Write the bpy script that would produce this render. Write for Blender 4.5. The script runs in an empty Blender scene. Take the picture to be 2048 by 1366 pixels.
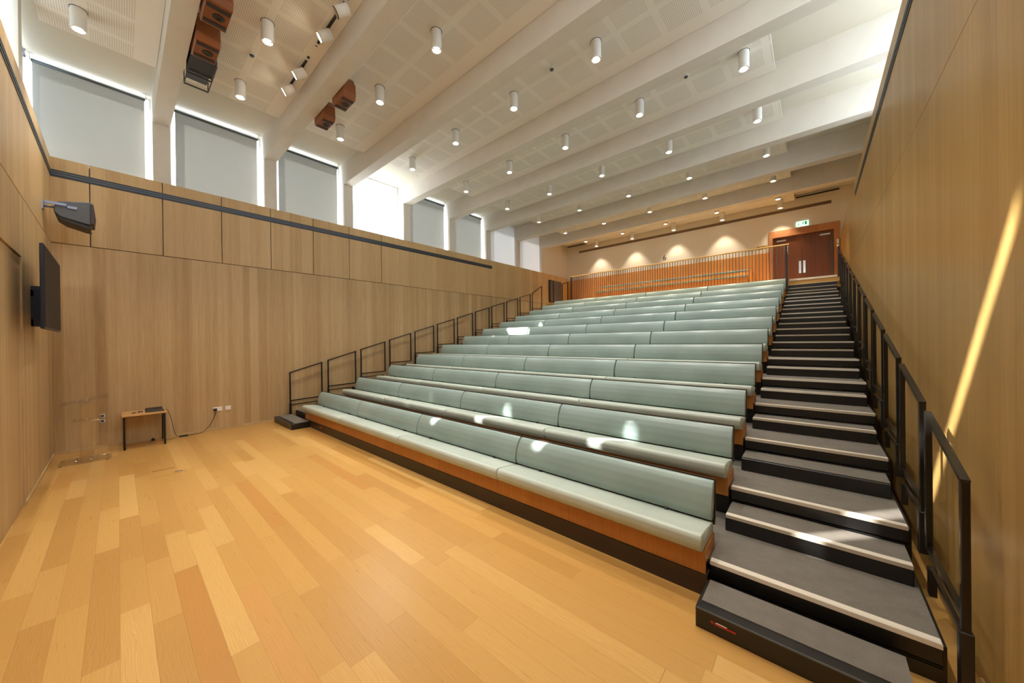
import bpy, bmesh, math, random
from mathutils import Vector, Matrix
random.seed(7)
SC = bpy.context.scene
COL = SC.collection
S = 1.15                      # survey units -> metres
W, D = 10.07, 15.88           # room width (x) and depth (y)
ZP = 4.926                    # top of the timber wall lining
ZB, ZC = 6.04, 6.60           # underside of beams, ceiling
BEAMS = [1.18 + 1.775*k for k in range(8)]
BW = 0.24
ROW, RISE = 0.853, 0.252
Y1, Z1 = 3.48, 0.206
LAND = 3.48                   # landing level at the back
YL = 13.72

# ------------------------------------------------------------------ materials
MATS = {}
class NT:
    def __init__(s, name):
        s.m = bpy.data.materials.new(name); s.m.use_nodes = True
        s.t = s.m.node_tree; s.n = s.t.nodes; s.l = s.t.links
        s.b = s.n['Principled BSDF']
        MATS[name] = s.m
    def new(s, kind, **kw):
        nd = s.n.new(kind)
        for k, v in kw.items(): setattr(nd, k, v)
        return nd
    def link(s, a, b): s.l.new(a, b)
    def put(s, sock, v):
        if isinstance(v, bpy.types.NodeSocket): s.l.new(v, sock)
        else: sock.default_value = v
    def math(s, op, a, b=None, c=None):
        nd = s.new('ShaderNodeMath', operation=op)
        s.put(nd.inputs[0], a)
        if b is not None: s.put(nd.inputs[1], b)
        if c is not None: s.put(nd.inputs[2], c)
        return nd.outputs[0]
    def mixc(s, f, a, b, mode='MIX'):
        nd = s.new('ShaderNodeMix', data_type='RGBA', blend_type=mode)
        s.put(nd.inputs[0], f); s.put(nd.inputs[6], a); s.put(nd.inputs[7], b)
        return nd.outputs[2]
    def pos(s):
        g = s.new('ShaderNodeNewGeometry'); x = s.new('ShaderNodeSeparateXYZ')
        s.link(g.outputs['Position'], x.inputs[0]); return x.outputs
    def comb(s, x, y, z):
        nd = s.new('ShaderNodeCombineXYZ')
        s.put(nd.inputs[0], x); s.put(nd.inputs[1], y); s.put(nd.inputs[2], z); return nd.outputs[0]
    def noise(s, vec, scale, detail=2.0, rough=.5):
        nd = s.new('ShaderNodeTexNoise'); s.put(nd.inputs['Vector'], vec)
        nd.inputs['Scale'].default_value = scale; nd.inputs['Detail'].default_value = detail
        nd.inputs['Roughness'].default_value = rough; return nd.outputs['Fac']
    def white(s, v, dim='1D'):
        nd = s.new('ShaderNodeTexWhiteNoise', noise_dimensions=dim)
        if dim == '1D': s.put(nd.inputs['W'], v)
        else: s.put(nd.inputs['Vector'], v)
        return nd.outputs['Value']
    def ramp(s, f, stops):
        nd = s.new('ShaderNodeValToRGB'); s.put(nd.inputs[0], f); r = nd.color_ramp
        while len(r.elements) > len(stops): r.elements.remove(r.elements[-1])
        while len(r.elements) < len(stops): r.elements.new(.5)
        for e, (p, c) in zip(r.elements, stops): e.position = p; e.color = c
        return nd.outputs[0]
    def bump(s, h, strength=.2, dist=.01):
        nd = s.new('ShaderNodeBump'); nd.inputs['Strength'].default_value = strength
        nd.inputs['Distance'].default_value = dist; s.put(nd.inputs['Height'], h)
        s.link(nd.outputs[0], s.b.inputs['Normal'])
    def set(s, **kw):
        for k, v in kw.items():
            key = {'col': 'Base Color', 'rough': 'Roughness', 'metal': 'Metallic', 'ior': 'IOR',
                   'trans': 'Transmission Weight', 'emis': 'Emission Color', 'es': 'Emission Strength',
                   'spec': 'Specular IOR Level', 'coat': 'Coat Weight', 'coatr': 'Coat Roughness', 'alpha': 'Alpha'}[k]
            s.put(s.b.inputs[key], v)
        return s

def lin(r, g, b):
    f = lambda c: (c/255/12.92) if c/255 <= .04045 else ((c/255+.055)/1.055)**2.4
    return (f(r), f(g), f(b), 1)

def plain(name, rgb, rough=.5, metal=0, noise=.06, nscale=12, **kw):
    t = NT(name); c = lin(*rgb)
    tc = t.new('ShaderNodeTexCoord')
    n = t.noise(tc.outputs['Object'], nscale, 3)
    f = t.math('MULTIPLY_ADD', n, 2*noise, 1-noise)
    col = t.mixc(1, c, t.comb(f, f, f), 'MULTIPLY')
    t.set(col=col, rough=rough, metal=metal, **kw); return t.m

def wood_wall(name, a, b, c, reed=True, leaf=.30, rough=.45):
    """vertical oak veneer; colour varies from leaf to leaf, with fine vertical reeding"""
    t = NT(name); p = t.pos()
    u = t.math('ADD', p[0], p[1]); z = p[2]
    w = t.math('ADD', t.math('DIVIDE', u, leaf*S), t.math('MULTIPLY', t.noise(t.comb(u, 0., 0.), .9, 1), 1.3))
    idx = t.math('FLOOR', w)
    r1 = t.white(t.math('FLOOR', t.math('MULTIPLY', w, 2.0)))
    r2 = t.noise(t.comb(t.math('MULTIPLY', u, 9.), t.math('MULTIPLY', z, .12), 0.), 1.3, 3, .6)
    grain = t.noise(t.comb(t.math('MULTIPLY', u, 34.), t.math('MULTIPLY', z, .9), r1), 1.6, 4, .6)
    fine = t.noise(t.comb(t.math('MULTIPLY', u, 160.), t.math('MULTIPLY', z, 3.), 0.), 1.0, 2)
    f = t.math('ADD', t.math('MULTIPLY', r1, .22), t.math('ADD', t.math('MULTIPLY', r2, .40), t.math('MULTIPLY', grain, .38)))
    col = t.ramp(f, [(.24, lin(*a)), (.5, lin(*b)), (.76, lin(*c))])
    col = t.mixc(.12, col, t.ramp(fine, [(.35, (.25, .16, .08, 1)), (.6, (1, .93, .8, 1))]), 'MULTIPLY')
    if reed:
        s_ = t.math('SINE', t.math('MULTIPLY', u, 2*math.pi/.016))
        h = t.math('POWER', t.math('ABSOLUTE', s_), .5)
        col = t.mixc(.16, col, t.comb(h, h, h), 'MULTIPLY')
        t.bump(h, .16, .004)
    else:
        t.bump(grain, .05, .002)
    t.set(col=col, rough=rough, spec=.4); return t.m

def make_materials():
    wood_wall('oak_reeded', (176, 142, 98), (199, 168, 122), (217, 191, 148), True)
    wood_wall('oak_panel', (184, 151, 104), (201, 170, 122), (215, 187, 142), False, .42)
    wood_wall('oak_golden', (172, 136, 76), (190, 154, 90), (210, 176, 112), True, .30, .36)
    wood_wall('oak_back', (204, 136, 62), (216, 148, 72), (228, 164, 88), False, .3)
    wood_wall('bench_oak', (168, 108, 50), (186, 124, 60), (200, 140, 74), True, .5)
    wood_wall('door_wood', (92, 52, 26), (112, 64, 32), (130, 78, 42), False, .3, .35)
    wood_wall('frame_wood', (166, 110, 66), (184, 126, 80), (196, 140, 94), False, .8)
    # floor: boards running across the room
    t = NT('floor_oak'); p = t.pos()
    bw = .140*S
    row = t.math('FLOOR', t.math('DIVIDE', p[1], bw))
    fy = t.math('FRACT', t.math('DIVIDE', p[1], bw))
    ro = t.white(row)
    xs = t.math('ADD', t.math('DIVIDE', p[0], 1.25*S), t.math('MULTIPLY', ro, 7.3))
    # boards of uneven length
    xs2 = t.math('ADD', xs, t.math('MULTIPLY', t.math('SINE', t.math('MULTIPLY', xs, 2.3)), .28))
    cell = t.math('FLOOR', xs2); fx = t.math('FRACT', xs2)
    r = t.white(t.comb(cell, row, 0.), '2D')
    rb = t.white(t.comb(cell, row, 4.), '3D')
    wob = t.noise(t.comb(t.math('MULTIPLY', p[0], .8), t.math('MULTIPLY', p[1], 5.), t.math('MULTIPLY', r, 30.)), 1.2, 2)
    g = t.new('ShaderNodeTexWave', wave_type='BANDS', bands_direction='Y')
    t.put(g.inputs['Vector'], t.comb(t.math('MULTIPLY', p[0], .35), t.math('ADD', p[1], t.math('MULTIPLY', wob, .12)), t.math('MULTIPLY', r, 9.)))
    g.inputs['Scale'].default_value = 22; g.inputs['Distortion'].default_value = 5; g.inputs['Detail'].default_value = 3
    g.inputs['Detail Scale'].default_value = 1.4
    fine = t.noise(t.comb(t.math('MULTIPLY', p[0], 5.), t.math('MULTIPLY', p[1], 120.), r), 1., 3)
    tone = t.math('ADD', t.math('MULTIPLY', r, .56), t.math('ADD', t.math('MULTIPLY', g.outputs['Fac'], .10), t.math('MULTIPLY', fine, .34)))
    col = t.ramp(tone, [(.06, lin(166, 120, 62)), (.30, lin(181, 136, 72)), (.62, lin(192, 148, 82)), (.95, lin(211, 171, 106))])
    dark = t.math('GREATER_THAN', rb, .93)
    col = t.mixc(t.math('MULTIPLY', dark, .45), col, lin(180, 122, 62))
    e1 = t.math('LESS_THAN', fy, .014); e2 = t.math('LESS_THAN', fx, .0025)
    edge = t.math('MAXIMUM', e1, e2)
    col = t.mixc(t.math('MULTIPLY', edge, .45), col, lin(120, 74, 32))
    kn = t.new('ShaderNodeTexVoronoi'); t.put(kn.inputs['Vector'], t.comb(t.math('MULTIPLY', p[0], 1.), t.math('MULTIPLY', p[1], 1.6), 0.))
    kn.inputs['Scale'].default_value = 1.1
    kd = t.ramp(kn.outputs['Distance'], [(.0, (1, 1, 1, 1)), (.022, (0, 0, 0, 1))])
    col = t.mixc(t.math('MULTIPLY', kd, .55), col, lin(150, 92, 46))
    t.set(col=col, rough=t.math('MULTIPLY_ADD', fine, .12, .24), spec=.5)
    t.bump(t.math('ADD', t.math('MULTIPLY', edge, -1.), t.math('MULTIPLY', fine, .12)), .12, .002)

    plain('concrete', (216, 210, 199), .75, noise=.07, nscale=3)
    plain('ceiling_paint', (208, 201, 184), .85, noise=.015)
    plain('plaster', (222, 214, 200), .85, noise=.015)
    plain('white_plaster', (232, 232, 230), .85, noise=.01)
    # perforated acoustic board: square fields of small holes
    t = NT('perforated_board'); p = t.pos()
    ux = t.math('DIVIDE', t.math('SUBTRACT', p[0], 4.93*S), .565*S)
    fx = t.math('FRACT', ux)
    bay = t.math('FRACT', t.math('DIVIDE', t.math('SUBTRACT', p[1], (BEAMS[0]+BW)*S), 1.775*S))
    yy = t.math('MULTIPLY', bay, 1.775)          # survey units from beam face
    c = (1.775-BW)/2
    dy = t.math('ABSOLUTE', t.math('SUBTRACT', yy, c))
    inx = t.math('MULTIPLY', t.math('GREATER_THAN', fx, .08), t.math('LESS_THAN', fx, .92))
    iny = t.math('MULTIPLY', t.math('GREATER_THAN', dy, .05), t.math('LESS_THAN', dy, .51))
    fld = t.math('MULTIPLY', inx, iny)
    hp = .0235*S
    hx = t.math('SUBTRACT', t.math('FRACT', t.math('DIVIDE', p[0], hp)), .5)
    hy = t.math('SUBTRACT', t.math('FRACT', t.math('DIVIDE', p[1], hp)), .5)
    d2 = t.math('ADD', t.math('MULTIPLY', hx, hx), t.math('MULTIPLY', hy, hy))
    hole = t.math('MULTIPLY', t.math('LESS_THAN', d2, .055), fld)
    col = t.mixc(t.math('MULTIPLY', hole, .62), lin(234, 228, 216), lin(96, 84, 66))
    t.set(col=col, rough=.8)
    plain('steel_white', (235, 235, 232), .35, noise=.01)
    plain('black_steel', (20, 19, 19), .38, metal=.0, noise=.1, spec=.6)
    plain('kick_board', (52, 38, 28), .45, noise=.12, nscale=5)
    plain('rail_steel', (17, 15, 14), .32, noise=.05, spec=.6)
    t = NT('carpet'); tc = t.new('ShaderNodeTexCoord')
    n = t.noise(tc.outputs['Object'], 260, 3, .8); n2 = t.noise(tc.outputs['Object'], 9, 2)
    t.set(col=t.ramp(t.math('ADD', t.math('MULTIPLY', n, .8), t.math('MULTIPLY', n2, .2)), [(.3, lin(88, 83, 76)), (.7, lin(132, 125, 115))]), rough=.8, spec=.35)
    t.bump(n, .3, .002)
    t = NT('nosing'); p = t.pos()
    s_ = t.math('SINE', t.math('MULTIPLY', p[1], 2*math.pi/.011))
    t.set(col=t.ramp(s_, [(.0, lin(206, 196, 178)), (.6, lin(244, 238, 226))]), rough=.35)
    t.bump(s_, .25, .002)
    # bench vinyl
    t = NT('sage_vinyl'); tc = t.new('ShaderNodeTexCoord')
    n = t.noise(tc.outputs['Object'], 220, 2, .6); n2 = t.noise(tc.outputs['Object'], 2.2, 2)
    t.set(col=t.ramp(n2, [(.3, lin(138, 157, 153)), (.7, lin(148, 167, 163))]), rough=.33, spec=.5)
    t.bump(n, .12, .001)
    t = NT('sage_seat'); tc = t.new('ShaderNodeTexCoord')
    n = t.noise(tc.outputs['Object'], 220, 2, .6); n2 = t.noise(tc.outputs['Object'], 2.2, 2)
    t.set(col=t.ramp(n2, [(.3, lin(172, 182, 172)), (.7, lin(182, 191, 181))]), rough=.38, spec=.5)
    t.bump(n, .12, .001)
    plain('seam', (84, 96, 90), .6)
    # blinds
    t = NT('blind_fabric'); tc = t.new('ShaderNodeTexCoord')
    n = t.noise(tc.outputs['Object'], 300, 2)
    t.set(col=t.ramp(n, [(.3, lin(174, 173, 170)), (.7, lin(188, 187, 184))]), rough=.9, spec=.1)
    tr = t.new('ShaderNodeBsdfTranslucent'); tr.inputs[0].default_value = lin(200, 201, 196)
    mx = t.new('ShaderNodeMixShader'); mx.inputs[0].default_value = .24
    t.link(t.b.outputs[0], mx.inputs[1]); t.link(tr.outputs[0], mx.inputs[2])
    t.link(mx.outputs[0], t.n['Material Output'].inputs[0])
    t = NT('screen_fabric'); t.set(col=lin(236, 236, 234), rough=.9, spec=.1)
    tr = t.new('ShaderNodeBsdfTranslucent'); tr.inputs[0].default_value = lin(226, 229, 234)
    mx = t.new('ShaderNodeMixShader'); mx.inputs[0].default_value = .16
    t.link(t.b.outputs[0], mx.inputs[1]); t.link(tr.outputs[0], mx.inputs[2])
    t.link(mx.outputs[0], t.n['Material Output'].inputs[0])
    plain('blind_metal', (92, 98, 102), .4, metal=.6)
    plain('frame_alu', (226, 228, 228), .4, noise=.01)
    # window glass and clear acrylic: see-through with a surface reflection
    for nm, colr, gl in (('window_glass', (.97, .985, 1, 1), .06), ('acrylic', (.985, .982, .978, 1), .12)):
        t = NT(nm)
        tp = t.new('ShaderNodeBsdfTransparent'); tp.inputs[0].default_value = colr
        gs = t.new('ShaderNodeBsdfGlossy'); gs.inputs['Roughness'].default_value = .04
        fr = t.new('ShaderNodeLayerWeight'); fr.inputs[0].default_value = .5
        mx = t.new('ShaderNodeMixShader')
        t.link(t.math('MULTIPLY_ADD', t.math('POWER', fr.outputs[1], 4.), .45, .07), mx.inputs[0])
        t.link(tp.outputs[0], mx.inputs[1]); t.link(gs.outputs[0], mx.inputs[2])
        t.link(mx.outputs[0], t.n['Material Output'].inputs[0])
    plain('vent_metal', (44, 48, 54), .4, noise=.04)
    plain('vent_blade', (96, 104, 114), .35, metal=.5, noise=.03)
    plain('vent_brown', (96, 72, 50), .5)
    plain('vent_tan', (150, 122, 92), .5)
    plain('chrome', (214, 214, 212), .2, metal=.95, noise=.01)
    plain('bright_strip', (236, 232, 224), .3, noise=.01)
    plain('oak_edge', (206, 166, 96), .45)
    plain('speaker_wood', (132, 74, 34), .4, noise=.14, nscale=7)
    plain('speaker_dark', (34, 28, 26), .5)
    plain('charcoal', (74, 76, 82), .45, noise=.05)
    plain('charcoal_dark', (44, 38, 34), .5, noise=.05)
    plain('bracket_blue', (128, 138, 164), .35, metal=.5)
    plain('brass', (190, 150, 60), .3, metal=.9)
    plain('tv_bezel', (30, 34, 52), .35)
    t = NT('tv_screen'); t.set(col=lin(40, 38, 40), rough=.5, spec=.12)
    plain('desk_top', (206, 158, 96), .4, noise=.1, nscale=6)
    plain('black_plastic', (22, 22, 24), .4)
    plain('dark_grey_panel', (88, 86, 92), .4)
    plain('blue_plastic', (50, 70, 180), .4)
    plain('white_plastic', (240, 232, 230), .35, noise=.01)
    plain('red_badge', (168, 40, 30), .4)
    plain('badge_text', (232, 214, 200), .4, noise=.0)
    plain('balustrade_grey', (92, 88, 92), .4, metal=.3)
    plain('green_sign', (20, 140, 84), .4, noise=.0)
    t = NT('sign_light'); t.set(col=lin(225, 255, 240), emis=lin(205, 255, 230), es=.75)
    t = NT('sign_green'); t.set(col=lin(20, 150, 90), emis=lin(14, 150, 90), es=.35)
    t = NT('lamp_glow'); t.set(col=(1, 1, 1, 1), emis=(1, .86, .66, 1), es=22)
    t = NT('lamp_dim'); t.set(col=(1, .95, .9, 1), emis=(1, .82, .62, 1), es=5)
    t = NT('lamp_reflector'); t.set(col=lin(190, 170, 150), rough=.25, metal=.8)

# ------------------------------------------------------------------ geometry helpers
class MB:
    """collects shapes (survey units, room coordinates) into one mesh"""
    def __init__(s): s.bm = bmesh.new()
    def _fin(s, vs, bevel, seg):
        if bevel > 0:
            fs = set(f for v in vs for f in v.link_faces)
            es = set(e for f in fs for e in f.edges)
            bmesh.ops.bevel(s.bm, geom=list(es), offset=bevel, segments=seg, affect='EDGES', profile=.5)
    def box(s, x0, x1, y0, y1, z0, z1, bevel=0, seg=2):
        co = [(x, y, z) for x in (x0, x1) for y in (y0, y1) for z in (z0, z1)]
        v = [s.bm.verts.new(c) for c in co]
        for f in ((0, 1, 3, 2), (4, 6, 7, 5), (0, 4, 5, 1), (2, 3, 7, 6), (0, 2, 6, 4), (1, 5, 7, 3)):
            s.bm.faces.new([v[i] for i in f])
        s._fin(v, bevel, seg); return s
    def prism(s, pts, axis, a, b, bevel=0, seg=2):
        """pts: 2-D outline in the other two axes (cyclic order after axis)"""
        def mk(p, t):
            if axis == 'x': return (t, p[0], p[1])
            if axis == 'y': return (p[0], t, p[1])
            return (p[0], p[1], t)
        v0 = [s.bm.verts.new(mk(p, a)) for p in pts]; v1 = [s.bm.verts.new(mk(p, b)) for p in pts]
        n = len(pts)
        s.bm.faces.new(v0); s.bm.faces.new(v1[::-1])
        for i in range(n): s.bm.faces.new((v0[i], v0[(i+1) % n], v1[(i+1) % n], v1[i]))
        s._fin(v0+v1, bevel, seg); return s
    def bar(s, p0, p1, w, h=None, up=(0, 0, 1)):
        p0, p1 = Vector(p0), Vector(p1); d = (p1-p0).normalized(); h = h or w
        u = Vector(up)
        if abs(d.dot(u)) > .95: u = Vector((0, 1, 0))
        a = d.cross(u).normalized(); b = a.cross(d).normalized()
        v = [s.bm.verts.new(p + a*sx*w/2 + b*sy*h/2) for p in (p0, p1) for sx, sy in ((-1, -1), (1, -1), (1, 1), (-1, 1))]
        for f in ((3, 2, 1, 0), (4, 5, 6, 7), (0, 1, 5, 4), (1, 2, 6, 5), (2, 3, 7, 6), (3, 0, 4, 7)):
            s.bm.faces.new([v[i] for i in f])
        return s
    def tube(s, path, r, n=12, cap=True, radii=None):
        rings = []; P = [Vector(p) for p in path]
        u = None
        for i, p in enumerate(P):
            d = (P[min(i+1, len(P)-1)] - P[max(i-1, 0)]).normalized()
            if u is None:
                u = Vector((0, 0, 1)) if abs(d.z) < .9 else Vector((1, 0, 0))
            a = d.cross(u).normalized(); b = d.cross(a).normalized(); u = -b
            if u.length < .1: u = Vector((0, 0, 1))
            rr = radii[i] if radii else r
            rings.append([s.bm.verts.new(p + (a*math.cos(2*math.pi*k/n) + b*math.sin(2*math.pi*k/n))*rr) for k in range(n)])
        for A, B in zip(rings, rings[1:]):
            for k in range(n):
                f = s.bm.faces.new((A[k], A[(k+1) % n], B[(k+1) % n], B[k])); f.smooth = True
        if cap: s.bm.faces.new(rings[0][::-1]); s.bm.faces.new(rings[-1])
        return s
    def cyl(s, p0, p1, r, n=24): return s.tube([p0, p1], r, n)
    def ring(s, c, r0, r1, h, n=28):
        """flat-topped ring, axis z, from c.z down h"""
        V = []
        for (r, z) in ((r0, 0), (r1, 0), (r1, -h), (r0, -h)):
            V.append([s.bm.verts.new((c[0]+r*math.cos(2*math.pi*k/n), c[1]+r*math.sin(2*math.pi*k/n), c[2]+z)) for k in range(n)])
        for i in range(4):
            A, B = V[i], V[(i+1) % 4]
            for k in range(n):
                f = s.bm.faces.new((A[k], A[(k+1) % n], B[(k+1) % n], B[k])); f.smooth = i % 2 == 1
        return s
    def disc(s, c, r, n=24, h=.002):
        return s.cyl((c[0], c[1], c[2]), (c[0], c[1], c[2]-h), r, n)
    def smooth(s):
        for f in s.bm.faces: f.smooth = True
        return s
    def build(s, name, mat, parent=None, at=None):
        org = Vector(parent['_o']) if parent is not None else Vector(at or (0, 0, 0))
        bmesh.ops.recalc_face_normals(s.bm, faces=s.bm.faces[:])
        for v in s.bm.verts: v.co = (v.co - org)*S
        me = bpy.data.meshes.new(name); s.bm.to_mesh(me); s.bm.free()
        me.materials.append(MATS[mat])
        o = bpy.data.objects.new(name, me); COL.objects.link(o)
        if parent is not None:
            o.parent = parent; po = Vector(parent['_o'])
            o['_o'] = [0., 0., 0.]; o['_o'] = list(po)
        else:
            o.location = org*S; o['_o'] = list(org)
        return o

def thing(name, loc, label, cat, group=None, kind=None):
    o = bpy.data.objects.new(name, None); o.empty_display_size = .1
    COL.objects.link(o); o.location = Vector(loc)*S; o['_o'] = list(map(float, loc))
    return tag(o, label, cat, group, kind)
def tag(o, label, cat, group=None, kind=None):
    o['label'] = label; o['category'] = cat
    if group: o['group'] = group
    if kind: o['kind'] = kind
    return o
def struct(o, label, cat):
    return tag(o, label, cat, None, 'structure')
def dup(root, delta, label=None, group=None):
    """copy a thing with its parts and sub-parts and shift it"""
    r = root.copy(); COL.objects.link(r)
    r.location = root.location + Vector(delta)*S
    if label: r['label'] = label
    if group: r['group'] = group
    def kids(a, b):
        for ch in list(a.children):
            c = ch.copy(); COL.objects.link(c); c.parent = b
            kids(ch, c)
    kids(root, r)
    return r
ORD = ['first', 'second', 'third', 'fourth', 'fifth', 'sixth', 'seventh', 'eighth', 'ninth', 'tenth', 'eleventh', 'twelfth', 'thirteenth']

# ------------------------------------------------------------------ setting
def bay_list():
    """(y0, y1) clear spans between beams, from the front"""
    e = [(-.40, BEAMS[0])]
    for k in range(7): e.append((BEAMS[k]+BW, BEAMS[k+1]))
    e.append((BEAMS[7]+BW, D))
    return e

def setting():
    b = MB().box(-.45, W+.45, -.45, D+.2, -.15, 0)
    struct(b.build('floor', 'floor_oak'), 'oak board floor in front of the tiered seats', 'floor')
    b = MB().box(1.03, 8.86, YL, D, LAND-.28, LAND).box(8.86, W, 13.99, D, LAND-.28, LAND).box(0, 1.03, 13.99, D, LAND-.28, LAND)
    o = struct(b.build('floor', 'oak_edge', at=(5, 14.8, LAND)), 'raised landing floor behind the balustrade', 'floor')
    # left wall lining
    o = MB().box(-.10, 0, -.02, D+.1, 0, 3.506).build('wall_left', 'oak_reeded')
    struct(o, 'reeded oak lining of the wall under the row of blinds', 'wall')
    m = MB(); y = -.02; edges = [.41, 1.30, 2.18, 3.06, 3.96, 4.85, 5.77]
    prev = -.02
    for e in edges+[D+.1]:
        m.box(-.10, 0, prev, e-.006, 3.518, ZP, .002, 1); prev = e+.006
    m.build('upper_panelling', 'oak_panel', o)
    m = MB().box(-.45, -.10, -.45, D+.1, 0, ZP-.01)
    m.build('wall_core', 'plaster', o)
    m = MB()
    for i, (a, c) in enumerate(bay_list()):
        if i >= 8: m.box(-.40, -.07, a-.02, c+.02, ZP, ZC)
    m.build('plaster_infill', 'plaster', o)
    for a, c in bay_list()[6:8]:
        MB().box(-.115, -.11, a-.01, c+.01, ZP-.01, ZC).build('white_screen', 'screen_fabric', o)
    # right wall
    o = MB().box(W, W+.10, -.02, D+.1, 0, 3.506).build('wall_right', 'oak_golden')
    struct(o, 'reeded oak wall rising beside the long stair', 'wall')
    MB().box(W, W+.10, -.02, D+.1, 3.512, ZP, .002, 1).build('upper_panelling', 'oak_golden', o)
    MB().box(W+.10, W+.85, -.45, D+.1, 0, ZP-.01).build('wall_core', 'plaster', o)
    m = MB()
    for i, (a, c) in enumerate(bay_list()):
        if i >= 6: m.box(W+.42, W+.80, a-.02, c+.02 if i < 8 else D+.3, ZP-.02, ZC)
    m.build('plaster_infill', 'white_plaster', o)
    # front wall (screen wall) with the concealed door leaf
    o = MB().box(0, 2.705, -.10, 0, 0, 3.506).box(2.705, W, -.10, 0, 2.815, 3.506).box(4.20, W, -.10, 0, 0, 2.815).build('wall_front', 'oak_reeded')
    struct(o, 'oak lined wall that carries the television', 'wall')
    MB().box(0, W, -.10, 0, 3.518, ZP).build('upper_panelling', 'oak_panel', o)
    MB().box(-.1, W+.1, -.40, -.10, 0, ZP-.01).build('wall_core', 'plaster', o)
    o = MB().box(2.72, 4.18, -.10, -.012, .01, 2.80).build('door_1', 'oak_reeded', at=(3.4, 0, 0))
    struct(o, 'flush oak door leaf in the television wall', 'door')
    # back wall
    o = MB().box(0, 8.26, D, D+.12, LAND, 4.80).build('wall_back', 'oak_back')
    struct(o, 'end wall with timber dado and cream plaster above', 'wall')
    MB().box(-.1, 8.26, D+.02, D+.3, 4.80, ZC+.1).box(8.26, W+.85, D+.02, D+.3, 5.50, ZC+.1).box(-.1, W+.1, D+.12, D+.3, 0, 5.5).box(W, W+.85, D+.02, D+.3, 4.7, 5.5).build('upper_plaster', 'plaster', o)
    # ceiling
    o = MB().box(-.45, W+.85, -.45, D+.3, ZC, ZC+.3).build('ceiling', 'ceiling_paint')
    struct(o, 'cream painted ceiling above the beams', 'ceiling')
    MB().box(0.0, 1.1, D-.02, D+.015, 6.50, 6.54).box(9.0, W, D-.02, D+.015, 6.50, 6.54).build('shadow_gap', 'vent_metal', o)
    # beams with their columns
    for k, y in enumerate(BEAMS):
        o = MB().box(-.40, W+.80, y, y+BW, ZB, ZC+.01).build('trim_%d' % (k+1), 'concrete', at=(W/2, y, ZB))
        struct(o, 'pale concrete ceiling beam, %s from the television wall' % ORD[k], 'beam')
        MB().box(-.40, -.004, y, y+BW, ZP-.01, ZB+.005).build('column', 'concrete', o)
        MB().box(W+.50, W+.80, y, y+BW, ZP-.01, ZB+.005).build('column', 'concrete', o)
    # columns over the television wall
    m = MB()
    for x in (1.66, 3.53, 5.49, 7.37, 9.24):
        m.box(x-.26, x, -.29, -.11, ZP-.02, ZC)
    m.box(-.45, -.37, -.45, -.38, ZP-.02, ZC).box(W+.1, W+.85, -.45, -.29, ZP-.02, ZC)
    struct(m.build('trim_9', 'concrete', at=(5, -.25, ZP)), 'short concrete columns above the television wall', 'columns')
    # baseboards
    struct(MB().box(0, .012, 0, 3.36, 0, .045).build('baseboard_left', 'oak_panel', at=(0, 1.7, 0)), 'thin oak skirting under the socket wall', 'skirting')
    struct(MB().box(0, 2.70, 0, .012, 0, .045).build('baseboard_front', 'oak_panel', at=(1.4, 0, 0)), 'thin oak skirting below the television', 'skirting')
    struct(MB().box(W-.014, W, 0, 3.6, 0, .05).build('baseboard_right', 'oak_panel', at=(W, 2, 0)), 'thin oak skirting at the foot of the stair wall', 'skirting')
    # windows
    n = 1
    def window(axis, a, c, plane, label):
        nonlocal n
        fw = .035
        z0, z1 = ZP-.01, ZC
        m = MB()
        def bx(u0, u1, za, zb, t0=-.02, t1=.02):
            if axis == 'x': m.box(plane+t0, plane+t1, u0, u1, za, zb)
            else: m.box(u0, u1, plane+t0, plane+t1, za, zb)
        bx(a, a+fw, z0, z1); bx(c-fw, c, z0, z1); bx(a+fw, c-fw, z0, z0+fw); bx(a+fw, c-fw, z1-fw, z1)
        ctr = (plane, (a+c)/2, z0) if axis == 'x' else ((a+c)/2, plane, z0)
        o = struct(m.build('window_%d' % n, 'frame_alu', at=ctr), label, 'window'); n += 1
        m = MB()
        if axis == 'x': m.box(plane-.004, plane+.004, a+fw, c-fw, z0+fw, z1-fw)
        else: m.box(a+fw, c-fw, plane-.004, plane+.004, z0+fw, z1-fw)
        m.build('pane', 'window_glass', o)
    bays = bay_list()
    for i in range(6):
        a, c = bays[i]
        nm = 'high window with no blind drawn, in the row on the socket wall' if i == 3 else 'high window behind the %s roller blind bay' % ORD[i]
        window('x', a, c, -.33, nm)
    for i in range(6):
        a, c = bays[i]
        window('x', a, c, W+.72, 'high window above the stair wall, %s bay' % ORD[i])
    fx = [(-.26, 1.40), (1.66, 3.27), (3.53, 5.23), (5.49, 7.11), (7.37, 8.98)]
    for i, (a, c) in enumerate(fx):
        window('y', a, c, -.37, 'high window over the television wall, %s of five' % ORD[i])
    return fx

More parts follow.
